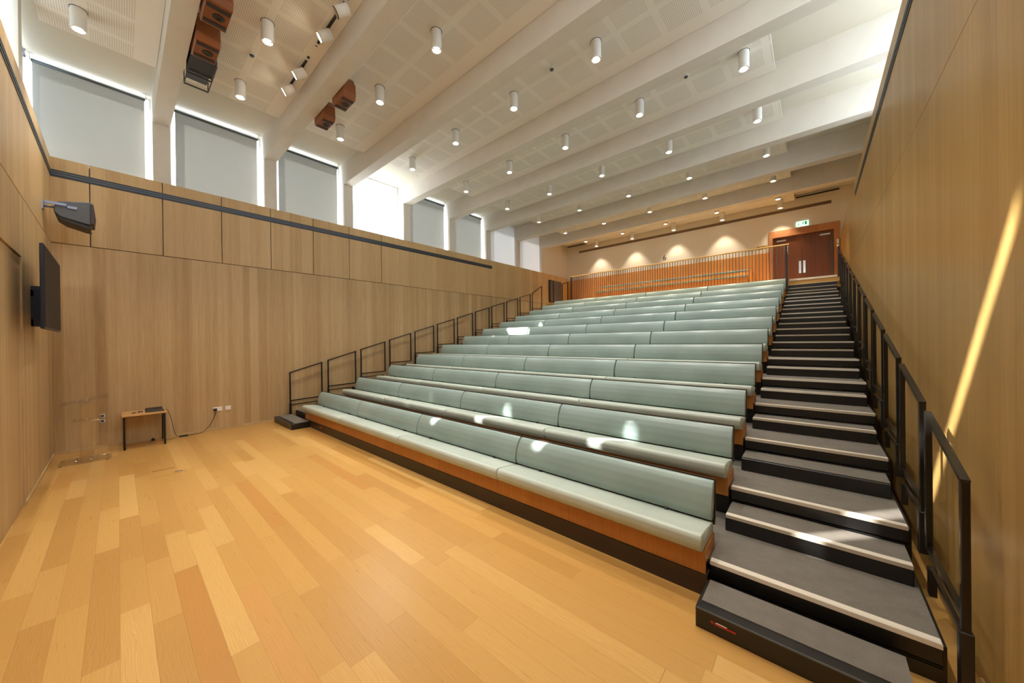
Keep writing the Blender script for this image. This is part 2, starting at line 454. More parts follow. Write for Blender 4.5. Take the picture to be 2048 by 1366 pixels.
def blinds(fx):
    def blind(axis, a, c, plane, label, ztop=6.50, zbot=4.96):
        mid = (a+c)/2
        loc = (plane, mid, ztop) if axis == 'x' else (mid, plane, ztop)
        t = thing('roller_blind', loc, label, 'blind', 'roller blinds in the high windows')
        def P(u, v, z): return (plane+v, u, z) if axis == 'x' else (u, plane+v, z)
        m = MB()
        if axis == 'x': m.box(plane-.002, plane+.002, a, c, zbot, ztop)
        else: m.box(a, c, plane-.002, plane+.002, zbot, ztop)
        m.build('fabric', 'blind_fabric', t)
        MB().cyl(P(a-.01, .0, ztop), P(c+.01, .0, ztop), .026, 16).build('roller', 'blind_metal', t)
        MB().cyl(P(a, 0, zbot), P(c, 0, zbot), .010, 8).build('hem_bar', 'blind_metal', t)
        for u in (a-.02, c+.02):
            m = MB()
            q0, q1 = P(u-.006, -.02, ztop-.03), P(u+.006, .03, ZC)
            m.box(min(q0[0], q1[0]), max(q0[0], q1[0]), min(q0[1], q1[1]), max(q0[1], q1[1]), ztop-.03, ZC)
            q0, q1 = P(u-.04, -.02, ZC-.012), P(u+.04, .035, ZC)
            m.box(min(q0[0], q1[0]), max(q0[0], q1[0]), min(q0[1], q1[1]), max(q0[1], q1[1]), ZC-.012, ZC)
            m.build('bracket', 'chrome', t)
    B = bay_list()
    names = ['grey roller blind in the corner by the television wall, the widest drawn',
             'grey roller blind just past the black hanging box',
             'grey roller blind behind the two small hanging speakers',
             None,
             'grey roller blind just past the uncovered bright window',
             'grey roller blind nearest the white end panels, the smallest in view']
    for i in (0, 1, 2, 4, 5):
        a, c = B[i]
        a2 = a+.22 if i == 0 else a+.085
        blind('x', a2, c-.095, -.20, names[i])
    nm = ['first', 'second', 'third', 'fourth', 'fifth']
    for i, (a, c) in enumerate(fx):
        blind('y', a+.15, c-.03, -.26, 'roller blind over the television wall, %s along from the corner' % nm[i],
              ztop=6.50 if i != 3 else 6.24)

def vents():
    def vent(axis, a, c, plane, sgn, z0, z1, label, fm='vent_metal', bm='vent_blade'):
        loc = (plane, (a+c)/2, z0) if axis == 'x' else ((a+c)/2, plane, z0)
        t = thing('linear_vent', loc, label, 'vent')
        def bx(m, u0, u1, d0, d1, za, zb):
            lo, hi = sorted((plane+sgn*d0, plane+sgn*d1))
            if axis == 'x': m.box(lo, hi, u0, u1, za, zb)
            else: m.box(u0, u1, lo, hi, za, zb)
            return m
        h = z1-z0
        bx(MB(), a, c, .0, .006, z0, z1).build('frame', fm, t)
        for f in (.30, .62):
            bx(MB(), a, c, .006, .012, z0+h*f, z0+h*(f+.13)).build('blade', bm, t)
    vent('x', 0.0, 10.35, 0, 1, 4.603, 4.72, 'long dark slotted air vent along the top of the socket wall')
    vent('x', 0.3, 10.38, W, -1, 4.603, 4.72, 'long dark slotted air vent high on the wall beside the stair')
    vent('y', 0.012, W-.02, 0, 1, 4.603, 4.72, 'dark slotted air vent high above the television')
    vent('y', .65, 9.88, D+.02, -1, 6.12, 6.215, 'brown slotted air vent high on the cream end wall', 'vent_brown', 'vent_tan')

def ceiling_items():
    B = bay_list()
    m0 = None
    for i, (a, c) in enumerate(B):
        a2 = max(a, 0.0)+.004
        o = MB().box(1.15, 8.96, a2, c-.004, 6.45, 6.49).build('acoustic_panel', 'perforated_board', at=(5.05, (a2+c)/2, 6.45))
        tag(o, 'cream perforated ceiling panel, %s bay from the television wall' % ORD[i], 'ceiling panel', 'perforated panels hung between the beams')
        MB().box(1.3, 1.36, a2, c-.004, 6.49, ZC).box(8.7, 8.76, a2, c-.004, 6.49, ZC).build('hanger', 'ceiling_paint', o)
    # downlights
    first = None; XS = [1.80, 3.50, 5.20, 6.90, 8.60]
    rows = [(1, .39), (2, 2.18), (3, 3.90), (4, 5.67), (5, 7.46), (6, 9.26), (7, 11.02), (8, 12.82), (9, 14.50), (10, 15.50)]
    lit = {}
    for ri, y in rows:
        for xi, x in enumerate(XS):
            if ri <= 2 and xi > 1 + (ri == 2): pass
            rn = 'row nearest the television wall' if ri == 1 else ('row lighting the end wall' if ri == 10 else '%s row from the television wall' % ORD[ri-1])
            lab = 'white cylinder downlight, %s from the window side, %s' % (ORD[xi], rn)
            if first is None:
                t = thing('downlight', (x, y, 6.45), lab, 'ceiling light', 'white cylinder downlights')
                hs = MB().tube([(x, y, 6.45), (x, y, 6.17)], .078, 28, cap=False).tube([(x, y, 6.17), (x, y, 6.205)], .062, 28, cap=False).ring((x, y, 6.17), .062, .078, .001).disc((x, y, 6.449), .078).build('housing', 'steel_white', t)
                MB().ring((x, y, 6.455), .078, .086, .008).build('collar', 'charcoal', hs)
                rf = MB().disc((x, y, 6.215), .060).build('reflector', 'lamp_reflector', t)
                MB().disc((x, y, 6.205), .044).build('lamp', 'lamp_glow', rf)
                first = t
            else:
                t = dup(first, (x-XS[0], y-rows[0][1], 0), lab, 'white cylinder downlights')
            lit[(ri, xi)] = t
    LD = bpy.data.lights.new('downlight_beam', 'SPOT'); LD.energy = 185; LD.color = (1, .94, .85)
    LD.spot_size = math.radians(68); LD.spot_blend = .7; LD.shadow_soft_size = .05
    LW = LD.copy(); LW.energy = 105; LW.color = (1, .84, .62); LW.spot_size = math.radians(80); LW.spot_blend = .6
    LM = LD.copy(); LM.color = (1, .83, .60); LM.energy = 230; LM.spot_size = math.radians(86)
    for (ri, xi), t in lit.items():
        l = bpy.data.objects.new('beam_light', LW if ri == 10 else (LM if ri >= 8 else LD)); COL.objects.link(l)
        l.location = (t.location[0], t.location[1], 6.165*S)
    # smoke detectors
    f = None
    for x, y, lab in ((6.09, 5.64, 'small round smoke detector on the fourth ceiling panel'),
                      (7.76, 7.37, 'small round smoke detector on the fifth ceiling panel'),
                      (2.67, 2.17, 'small round smoke detector near the track spotlights'),
                      (6.08, 9.16, 'small round smoke detector on the sixth ceiling panel')):
        if f is None:
            f = thing('smoke_detector', (x, y, 6.45), lab, 'detector', 'smoke detectors on the ceiling panels')
            MB().cyl((x, y, 6.45), (x, y, 6.43), .045, 20).build('base', 'steel_white', f)
            MB().tube([(x, y, 6.43), (x, y, 6.415), (x, y, 6.405)], .03, 16, radii=[.034, .03, .015]).build('sensor', 'charcoal', f)
            fx, fy = x, y
        else: dup(f, (x-fx, y-fy, 0), lab)
    # track spots near the second beam
    for a, c, lab in ((3.62, 4.75, 'thin dark lighting track nearer the stair, carrying two spotlights'), (2.2, 3.3, 'thin dark lighting track nearer the window, carrying two spotlights')):
        t = thing('lighting_track', ((a+c)/2, 2.79, 6.45), lab, 'lighting track', 'lighting tracks beside the second beam')
        MB().box(a, c, 2.775, 2.805, 6.425, 6.45).build('rail', 'charcoal_dark', t)
        for q in (a+.05, c-.05):
            MB().box(q-.02, q+.02, 2.765, 2.815, 6.42, 6.45).build('end_cap', 'steel_white', t)
    f = None
    spots = [(4.62, 'white track spotlight facing away unlit, nearest the stair'), (4.05, 'lit white track spotlight, second along from the stair'),
             (2.98, 'lit white track spotlight, third along from the stair'), (2.42, 'lit white track spotlight nearest the windows')]
    d = Vector((-.46, -.74, -.50)).normalized()
    for i, (x, lab) in enumerate(spots):
        p = Vector((x, 2.74, 6.27)) + Vector((.06, 0, 0))
        t = thing('track_spotlight', (x, 2.79, 6.425), lab, 'spotlight', 'white spotlights on the tracks')
        MB().cyl((x, 2.79, 6.425), (x, 2.785, 6.33), .012, 10).box(x-.03, x+.03, 2.765, 2.815, 6.395, 6.425, .004, 1).build('arm', 'steel_white', t)
        e = p + d*.085; q = p - d*.085
        hd = MB().tube([tuple(q-d*.012), tuple(q), tuple(e)], .07, 26, radii=[.05, .07, .07]).build('head', 'steel_white', t)
        MB().tube([tuple(e), tuple(e+d*.006)], .071, 26).build('rim', 'charcoal_dark', hd)
        MB().tube([tuple(e+d*.0061), tuple(e+d*.009)], .058, 26).build('lens', 'lamp_reflector' if i == 0 else 'lamp_glow', hd)
        if i:
            L = bpy.data.lights.new('track_beam', 'SPOT'); L.energy = 60; L.color = (1, .9, .78); L.spot_size = math.radians(50); L.spot_blend = .5; L.shadow_soft_size = .05
            l = bpy.data.objects.new('track_beam', L); COL.objects.link(l)
            l.location = (e+d*.02)*S; l.rotation_euler = d.to_track_quat('-Z', 'Y').to_euler()

def hanging_speakers():
    def unit(x0, x1, y0, y1, zb, zt, lab):
        t = thing('hanging_loudspeaker', ((x0+x1)/2, (y0+y1)/2, zt), lab, 'loudspeaker', 'wooden loudspeakers hung beside the beams')
        c = .07
        # cabinet: chamfered box, outline in x-z, swept along y
        MB().prism([(x0, zb+c), (x0+c*.6, zb), (x1-c*.6, zb), (x1, zb+c), (x1-.02, zt-.12), (x1-.10, zt), (x0+.10, zt), (x0+.02, zt-.12)], 'y', y0, y1, .006, 1).build('cabinet', 'speaker_wood', t)
        w = x1-x0
        for f in (.17, .72):
            MB().box(x0+w*f, x0+w*(f+.11), y0+.012, y1-.008, zb-.012, zb+.004, .004, 1).build('grille_slot', 'speaker_dark', t)
        cx, cy = x0+w*.5, (y0+y1)/2+.02
        dr = MB().cyl((cx, cy, zb-.004), (cx, cy, zb+.004), .062, 24).build('driver', 'speaker_dark', t)
        MB().ring((cx, cy, zb-.004), .030, .055, .006).build('driver_cone', 'charcoal_dark', dr)
        MB().cyl((x0+.15, cy, zt), (x0+.15, cy, 6.45), .008, 8).cyl((x1-.15, cy, zt), (x1-.15, cy, 6.45), .008, 8).build('suspension_rod', 'charcoal_dark', t)
    unit(3.50, 4.02, BEAMS[0]+BW+.02, 1.70, 5.95, 6.36, 'wooden loudspeaker hung by the first beam, nearer the stair of its pair')
    unit(2.70, 3.20, BEAMS[0]+BW+.02, 1.70, 5.95, 6.36, 'wooden loudspeaker hung by the first beam, beside the black box')
    unit(3.14, 3.62, BEAMS[1]+BW+.01, 3.41, 5.90, 6.28, 'wooden loudspeaker hung by the second beam, nearer the stair of its pair')
    unit(2.32, 2.78, BEAMS[1]+BW+.01, 3.41, 5.90, 6.28, 'wooden loudspeaker hung by the second beam, nearer the windows')
    x0, x1, y0, y1 = 1.86, 2.66, BEAMS[0]+BW+.02, 1.74
    t = thing('hanging_equipment_box', ((x0+x1)/2, 1.6, 6.35), 'black equipment box hung in an open frame by the first beam', 'equipment box')
    MB().box(x0+.36, x1, y0, y1, 6.02, 6.32, .01, 2).build('body', 'black_plastic', t)
    MB().box(x0+.08, x0+.34, y0+.02, y1-.03, 6.05, 6.22, .01, 2).build('lens_unit', 'charcoal', t)
    m = MB()
    for y in (y0, y1-.01):
        m.box(x0, x1, y, y+.012, 5.985, 6.00).box(x0, x0+.015, y, y+.012, 5.985, 6.30).box(x0+.34, x0+.355, y, y+.012, 5.985, 6.30)
    m.box(x0, x0+.02, y0, y1, 5.985, 6.0).box(x0+.34, x0+.36, y0, y1, 5.985, 6.0)
    m.build('cradle', 'black_steel', t)
    MB().cyl((x0+.5, 1.6, 6.31), (x0+.5, 1.6, 6.45), .01, 8).cyl((x1-.1, 1.6, 6.31), (x1-.1, 1.6, 6.45), .01, 8).build('suspension_rod', 'charcoal_dark', t)

# ------------------------------------------------------------------ seating
XA, XB = 1.02, 8.85           # ends of the benches
def bench_section(y, z):
    pass

def seating():
    # first bench unit at row 0, column 0
    uw = (XB-XA)/4
    y0, zb = Y1-.10, 0
    x0 = XA
    t = thing('bench', (x0+uw/2, 3.40, .148), 'x', 'bench', 'sage green benches on the tiers')
    g = .010
    # seat cushion profile (y,z)
    seat = [(3.36, .315), (3.338, .335), (3.328, .37), (3.330, .412), (3.345, .436), (3.37, .444), (3.50, .430), (3.67, .404), (3.70, .390), (3.70, .315)]
    MB().prism(seat, 'x', x0+g, x0+uw-g, .008, 2).smooth().build('seat_cushion', 'sage_seat', t)
    back = [(3.654, .420), (3.645, .47), (3.655, .54), (3.675, .602), (3.702, .652), (3.730, .684), (3.750, .695), (3.766, .690), (3.764, .62), (3.740, .52), (3.712, .425), (3.67, .412)]
    bk = MB().prism(back, 'x', x0+g, x0+uw-g, .008, 2).smooth().build('backrest', 'sage_vinyl', t)
    MB().prism([(3.768, .702), (3.780, .702), (3.752, .40), (3.73, .36), (3.715, .37), (3.742, .42)], 'x', x0+.004, x0+uw-.004).build('back_shell', 'kick_board', t)
    MB().box(x0+.0015, x0+uw-.0015, 3.40, 3.425, .148, .316, .002, 1).build('apron', 'bench_oak', t)
    MB().box(x0+.002, x0+.03, 3.425, 3.70, .215, .316).box(x0+uw-.03, x0+uw-.002, 3.425, 3.70, .215, .316).box(x0+.03, x0+uw-.03, 3.425, 3.45, .215, .316).build('support_box', 'bench_oak', t)
    for q in (.34, uw-.34):
        MB().box(x0+q-.016, x0+q+.016, 3.640, 3.70, .392, .424, .004, 1).build('bracket', 'black_plastic', bk)
    ends = ['against the window-side aisle', 'second along from the window-side aisle', 'second along from the long stair', 'beside the long stair']
    for r in range(12):
        for c in range(4):
            rown = ['front row at floor level', 'second row up from the floor', 'third row up', 'fourth row up', 'fifth row up', 'sixth row up', 'seventh row up', 'eighth row up', 'ninth row up', 'tenth row up', 'second highest row', 'highest row under the balustrade'][r]
            lab = 'sage green bench, %s, %s' % (rown, ends[c])
            if r == 0 and c == 0: t['label'] = lab
            else: dup(t, (c*uw, r*ROW, r*RISE), lab)

    # tiers
    for k in range(12):
        y = Y1+ROW*k; z = Z1+RISE*k
        o = thing('seating_tier', (5.0, y, max(z-RISE, 0)), 'carpeted black-edged seating tier, %s level up from the floor' % ORD[k], 'seating tier', 'tiers of the telescopic seating')
        yb = y+ROW if k < 11 else YL-.01
        dk = MB().box(.135, 9.92, y+.03, yb+.02, z-.035, z).build('deck', 'carpet', o)
        zl = 0.0 if k == 0 else z-RISE
        # black riser, recessed, with a lip line
        m = MB().box(1.03, 8.84, y+.01, y+.03, zl, z-.004)
        m.build('riser', 'black_steel', o)
        for (a, c) in ((.135, 1.03), (8.86, 9.92)):
            m = MB().box(a, c, y, y+.03, z-.105, z-.002, .004, 1)
            m.box(a, c, y+.012, y+.03, max(zl, 0)+.001, z-.115)
            m.box(a, c, y+.004, y+.03, z-.150, z-.125)
            m.build('aisle_riser', 'black_steel', o)
        MB().box(8.862, 9.918, y-.002, y+.052, z-.001, z+.008, .002, 1).box(8.862, 9.918, y-.004, y+.002, z-.018, z+.008).build('nosing', 'nosing', dk)
        MB().box(.137, 1.028, y-.002, y+.03, z-.001, z+.006, .002, 1).build('edge_strip', 'black_steel', dk)
        # side stringers closing the tier
        MB().box(9.92, 9.935, y+.02, yb, max(zl, 0), z-.01).build('side_plate', 'black_steel', o)
        MB().box(.129, .135, y+.02, yb, max(zl, 0), z-.01).build('side_plate', 'black_steel', o)
    # kick board under the front row
    o = MB().box(1.03, 8.86, 3.39, 3.41, 0, .148).box(1.03, 8.86, 3.41, 3.48, .14, .148).build('kick_board', 'kick_board', at=(5, 3.4, 0))
    tag(o, 'long dark kick board on the floor under the front row of benches', 'kick board')
    badge = o
    MB().box(1.86, 2.02, 3.386, 3.390, .075, .105).build('badge', 'red_badge', badge)
    MB().box(2.05, 2.075, 3.384, 3.390, .07, .10).build('catch', 'black_plastic', badge)
    # floor steps
    def step(name, x0, x1, y0, y1, z0, z1, lab, silver, edge=False):
        t = thing(name, ((x0+x1)/2, (y0+y1)/2, z0), lab, 'step', 'aisle steps')
        MB().box(x0, x1, y0, y1, z0, z1-.004, .004, 1).build('body', 'black_steel', t)
        e = .075 if edge else .03
        MB().box(x0+(.02 if edge else .002), x1-.002, y0+e, y1-.001, z1-.005, z1+.001).build('tread', 'carpet', t)
        if edge:
            MB().box(x0+.002, x1-.002, y0-.003, y0+.004, z1-.012, z1-.004).build('edge_trim', 'vent_blade', t)
        if silver:
            MB().box(x0+.004, x1-.004, y0-.003, y0+.050, z1-.003, z1+.007, .002, 1).box(x0+.004, x1-.004, y0-.006, y0, z1-.018, z1+.007).build('nosing', 'nosing', t)
        return t
    t = step('aisle_step', 8.86, 9.78, 3.077, 3.395, 0, .13, 'lowest black step on the floor at the foot of the long stair', False, True)
    def txt(body, size, loc, rot, mat, parent, name):
        cu = bpy.data.curves.new(name, 'FONT'); cu.body = body; cu.size = size*S; cu.align_x = 'CENTER'; cu.align_y = 'CENTER'; cu.extrude = .001
        o = bpy.data.objects.new(name, cu); COL.objects.link(o); o.data.materials.append(MATS[mat])
        o.rotation_euler = rot
        bpy.context.view_layer.update()
        me = bpy.data.meshes.new_from_object(o.evaluated_get(bpy.context.evaluated_depsgraph_get()))
        bpy.data.objects.remove(o); o = bpy.data.objects.new(name, me); COL.objects.link(o); o.rotation_euler = rot
        if not me.materials: me.materials.append(MATS[mat])
        if parent is not None:
            o.parent = parent; o.location = (Vector(loc)-Vector(parent['_o']))*S
        else: o.location = Vector(loc)*S
        return o
    MB().box(8.945, 8.962, 3.0725, 3.0765, .066, .080).box(8.966, 9.075, 3.0725, 3.0765, .064, .074).build('badge', 'red_badge', t)
    MB().box(8.972, 9.03, 3.0725, 3.0765, .0755, .079).build('badge_lettering', 'badge_text', t)
    step('aisle_step', .12, 1.30, 3.05, 3.39, 0, .13, 'lowest grey-topped step on the floor by the socket wall', False, True)
    for k in range(12):
        yb = Y1+ROW*(k+1) if k < 11 else YL
        z0 = Z1+RISE*k
        step('aisle_step', 8.865, 9.90, 4.02+ROW*k, yb-.002, z0, z0+.126, 'black half-height step in the long stair, %s step block up' % ORD[k+1], k != 1)
        step('aisle_step', .145, 1.0, 4.02+ROW*k, yb-.002, z0, z0+.126, 'black half-height step in the window-side aisle, %s block up' % ORD[k], False)
    # topmost aisle pieces between the highest tier and the landing
    for (a, c, w_) in ((8.86, 9.92, 'long stair'), (.135, 1.03, 'window-side aisle')):
        o = thing('aisle_step', ((a+c)/2, YL, 3.10), 'topmost black tread under the landing edge in the %s' % w_, 'step', 'aisle steps')
        MB().box(a, c, YL, 13.985, 2.99, 3.226).build('body', 'black_steel', o)
        MB().box(a+.002, c-.002, YL+.04, 13.984, 3.225, 3.232).build('tread', 'carpet', o)
        MB().box(a, c, YL+.14, 13.984, 3.226, 3.35, .003, 1).build('riser', 'black_steel', o)
        MB().box(a+.002, c-.002, YL-.004, YL+.04, 3.222, 3.238, .002, 1).box(a+.002, c-.002, YL+.135, YL+.17, 3.345, 3.357, .002, 1).build('nosing', 'nosing', o)
    # landing edge
    t = thing('landing_edge', (9.4, 13.97, LAND), 'pale metal threshold strip at the top of the long stair', 'threshold')
    MB().box(8.88, 9.93, 13.93, 14.02, LAND+.001, LAND+.055, .004, 1).build('strip', 'bright_strip', t)
    MB().box(8.88, 9.98, 13.95, 13.988, 3.36, LAND).build('timber_riser', 'oak_edge', t)
    return txt

def rails():
    def rail(x, w, k, lab, steep=False, lowx=None):
        y0 = 3.38; z0 = 1.10
        y1 = y0+.70; z1 = z0+(.21 if not steep else .40)
        t = thing('guard_rail', (x, y0, Z1), lab, 'guard rail', 'black guard rails beside the aisles')
        fp = MB().box(x-w/2, x+w/2, y0-w/2, y0+w/2, .12, z0, .004, 1).build('front_post', 'rail_steel', t)
        MB().box(x-w/2, x+w/2, y1-w/2, y1+w/2, .36+.10, z1, .004, 1).build('rear_post', 'rail_steel', t)
        MB().bar((x, y0-w/2, z0), (x, y1+w/2, z1), w, w*.8).build('top_rail', 'rail_steel', t)
        MB().bar((x, y0+w/2, .442), (x, y1+w/2, .462), w*.8, w*.8).build('lower_rail', 'rail_steel', t)
        MB().bar((x, y0+w/2, .345), (x, y1-.06, .355), w*.6, w*.7).build('lower_rail', 'rail_steel', t)
        MB().box(x-w*.75, x+w*.75, y0-w*.75, y0+w*.75, .10, .38, .005, 1).build('socket', 'black_steel', fp)
        MB().box(x-w*.5, x+w*.5, y1-.10, y1-.04, .20, .36).build('foot_bracket', 'black_steel', t)
        return t
    wl = rail(.10, .031, 0, 'black guard rail by the socket wall, lowest of the slanting run', )
    for k in range(1, 11): dup(wl, (0, ROW*k, RISE*k), 'black guard rail on the window-side wall, %s up from the floor' % ORD[k])
    o = rail(.10, .031, 11, 'black guard rail on the window-side wall, highest and steepest of the run', True)
    o.location = o.location + Vector((0, 11*ROW, 11*RISE))*S
    wr = rail(9.97, .031, 0, 'black guard rail beside the long stair, lowest and largest in view')
    for k in range(1, 12): dup(wr, (0, ROW*k, RISE*k), 'black guard rail beside the long stair, %s up from the floor' % ORD[k])

def landing(txt):
    # balustrade
    yb = 13.62; x0, x1 = 1.56, 8.87
    t = thing('balustrade', ((x0+x1)/2, yb, LAND), 'long balustrade of thin grey bars under an oak handrail', 'balustrade')
    MB().box(x0-.03, x1+.03, yb-.028, yb+.028, 4.50, 4.535, .008, 2).build('handrail', 'oak_edge', t)
    MB().box(x0, x1, yb-.012, yb+.012, LAND-.12, LAND-.09).build('bottom_rail', 'balustrade_grey', t)
    for x in (x0, x1-.03):
        MB().box(x-.02, x+.025, yb-.03, yb+.03, LAND-.30, 4.50, .003, 1).build('post', 'rail_steel', t)
    b = MB().box(x0+.08-.007, x0+.08+.007, yb-.016, yb+.016, LAND-.10, 4.50).build('baluster', 'balustrade_grey', t)
    n = 84
    for i in range(1, n):
        c = b.copy(); COL.objects.link(c); c.parent = t; c.location = (i*(x1-x0-.16)/(n-1)*S, 0, 0)
    MB().tube([(x1, yb-.02, 4.49), (x1, yb-.06, 4.44), (x1, yb-.07, 4.30), (x1, yb-.05, 4.22)], .016, 10).build('handrail_return', 'chrome', t)
    # post at the right top of the stair
    t = thing('newel_post', (9.95, YL+.35, LAND), 'slim dark newel post with bright metal cap at the top of the stair', 'post')
    MB().box(9.945, 9.995, YL+.32, YL+.37, LAND, 4.34, .003, 1).build('shaft', 'rail_steel', t)
    MB().cyl((9.97, YL+.345, 4.34), (9.97, YL+.345, 4.56), .045, 20).build('cap', 'chrome', t)
    # door in end wall
    o = MB().box(8.26, 8.36, D-.03, D+.10, LAND, 5.50).box(9.93, W, D-.03, D+.10, LAND, 5.50).box(8.36, 9.93, D-.03, D+.10, 5.27, 5.50).build('door_2', 'frame_wood', at=(9.15, D, LAND))
    struct(o, 'reddish brown double door in a timber frame at the stair top', 'door')
    for i, (a, c) in enumerate(((8.365, 9.148), (9.152, 9.925))):
        l = MB().box(a, c, D+.045, D+.09, LAND+.01, 5.265, .003, 1).build('door_leaf', 'door_wood', o)
        px = 9.09 if i == 0 else 9.20
        MB().box(px-.03, px+.03, D+.038, D+.046, 3.97, 4.38).build('push_plate', 'chrome', l)
        cx = 8.60 if i == 0 else 9.72
        MB().box(cx-.13, cx+.13, D+.0, D+.045, 5.12, 5.17, .005, 1).build('door_closer', 'chrome', l)
    MB().box(9.86, 9.905, D-.035, D-.0, LAND, 4.95).build('edge_guard', 'balustrade_grey', o)
    # exit sign
    t = thing('exit_sign', (9.16, D+.0, 5.53), 'illuminated green and white running man exit sign above the double door', 'exit sign')
    MB().box(9.00, 9.32, D-.03, D+.02, 5.535, 5.70, .004, 1).build('housing', 'sign_light', t)
    m = MB(); y = D-.034
    # green arrow (down)
    def q(x0, x1, z0, z1): m.box(x0, x1, y, y+.004, z0, z1)
    q(9.055, 9.067, 5.60, 5.67)
    m.prism([(9.036, 5.60), (9.086, 5.60), (9.061, 5.565)], 'y', y, y+.004)
    m.build('arrow', 'sign_green', t)
    m = MB()
    # running figure
    m.cyl((9.190, y, 5.668), (9.190, y+.004, 5.668), .012, 14)
    for p in ([(9.18, 5.655), (9.196, 5.652), (9.188, 5.610), (9.172, 5.612)],
              [(9.19, 5.652), (9.214, 5.640), (9.211, 5.632), (9.19, 5.642)],
              [(9.182, 5.652), (9.160, 5.642), (9.152, 5.622), (9.160, 5.620), (9.168, 5.634), (9.184, 5.642)],
              [(9.176, 5.614), (9.192, 5.600), (9.182, 5.572), (9.174, 5.574), (9.180, 5.598), (9.170, 5.606)],
              [(9.172, 5.616), (9.168, 5.592), (9.145, 5.580), (9.142, 5.588), (9.158, 5.598), (9.162, 5.616)]):
        m.prism(p, 'y', y, y+.004)
    m.build('running_figure', 'sign_green', t)
    m = MB(); m.box(9.225, 9.275, y, y+.004, 5.565, 5.675); m.build('doorway_symbol', 'sign_green', t)
    # number on wall
    o = txt('6', .30, (4.72, D+.017, 5.20), (math.radians(90), 0, 0), 'charcoal_dark', None, 'wall_number')
    tag(o, 'dark number 6 on the cream end wall above the balustrade', 'number')
    # light switches
    f = thing('light_switch', (8.0, D+.02, 5.02), 'dark switch plate on the end wall, farther from the double door', 'switch')
    MB().box(7.90, 8.05, D+.005, D+.02, 4.98, 5.07, .004, 1).build('plate', 'brass', f)
    MB().box(7.93, 7.955, D-.0, D+.006, 5.01, 5.04).build('rocker', 'charcoal_dark', f)
    dup(f, (.15, 0, 0), 'dark switch plate on the end wall, closer to the double door')
    # upper benches
    f = None
    for r, (y, z, xa, xb) in enumerate(((14.72, 3.93, 2.10, 7.76), (15.22, 4.20, 2.10, 7.76))):
        uw = (xb-xa)/3
        for c in range(3):
            lab = 'wooden bench box with thin green cushion behind the balustrade, %s row, %s' % (['lower', 'upper'][r], ['end nearest the windows', 'middle', 'end nearest the door'][c])
            if f is None:
                t = thing('bench_box', (xa+uw/2, y, LAND), lab, 'bench', 'cushioned bench boxes behind the balustrade')
                MB().box(xa+.005, xa+uw-.005, y, y+.46, LAND, z-.055, .003, 1).build('box', 'oak_back', t)
                MB().box(xa+.012, xa+uw-.012, y-.015, y+.40, z-.055, z, .012, 3).build('cushion', 'sage_vinyl', t)
                if r == 0 and c == 0: f = t
            else:
                if r == 0: dup(f, (c*uw, 0, 0), lab)
                else:
                    t = thing('bench_box', (xa+uw*(c+.5), y, LAND), lab, 'bench', 'cushioned bench boxes behind the balustrade')
                    MB().box(xa+c*uw+.005, xa+(c+1)*uw-.005, y, y+.62, LAND, z-.055, .003, 1).build('box', 'oak_back', t)
                    MB().box(xa+c*uw+.012, xa+(c+1)*uw-.012, y-.015, y+.40, z-.055, z, .012, 3).build('cushion', 'sage_vinyl', t)
    o = MB().box(7.78, 7.83, 14.70, 15.84, LAND, 4.14, .004, 1).build('bench_end_panel', 'oak_back', at=(7.8, 15.2, LAND))
    tag(o, 'upright timber end panel closing the benches behind the balustrade', 'panel')
    # dark panels on window-side wall at landing
    t = thing('wall_cabinet', (.03, 14.85, 3.60), 'tall dark grey flat cabinet on the wall at the head of the window-side aisle', 'cabinet')
    MB().box(.0, .06, 14.50, 15.16, 3.60, 4.66, .004, 1).build('body', 'dark_grey_panel', t)
    MB().box(.06, .07, 14.52, 15.14, 3.62, 4.64).build('door', 'dark_grey_panel', t)
    t = thing('wall_cabinet', (.03, 14.3, 3.60), 'narrow blue-grey upright box on the wall before the tall dark cabinet', 'cabinet')
    MB().box(.0, .07, 14.14, 14.40, 3.60, 4.65, .004, 1).build('body', 'rail_steel', t)
    MB().box(.07, .075, 14.22, 14.36, 3.64, 4.60).build('door', 'vent_blade', t)
    t = thing('guard_rail', (.14, 15.2, LAND), 'small black guard rail on the landing beside the tall dark cabinet', 'guard rail')
    MB().box(.12, .155, 15.10, 15.135, LAND, 4.56).build('front_post', 'rail_steel', t)
    MB().box(.12, .155, 15.60, 15.635, LAND, 4.70).build('rear_post', 'rail_steel', t)
    MB().bar((.1375, 15.10, 4.56), (.1375, 15.635, 4.70), .035).build('top_rail', 'rail_steel', t)

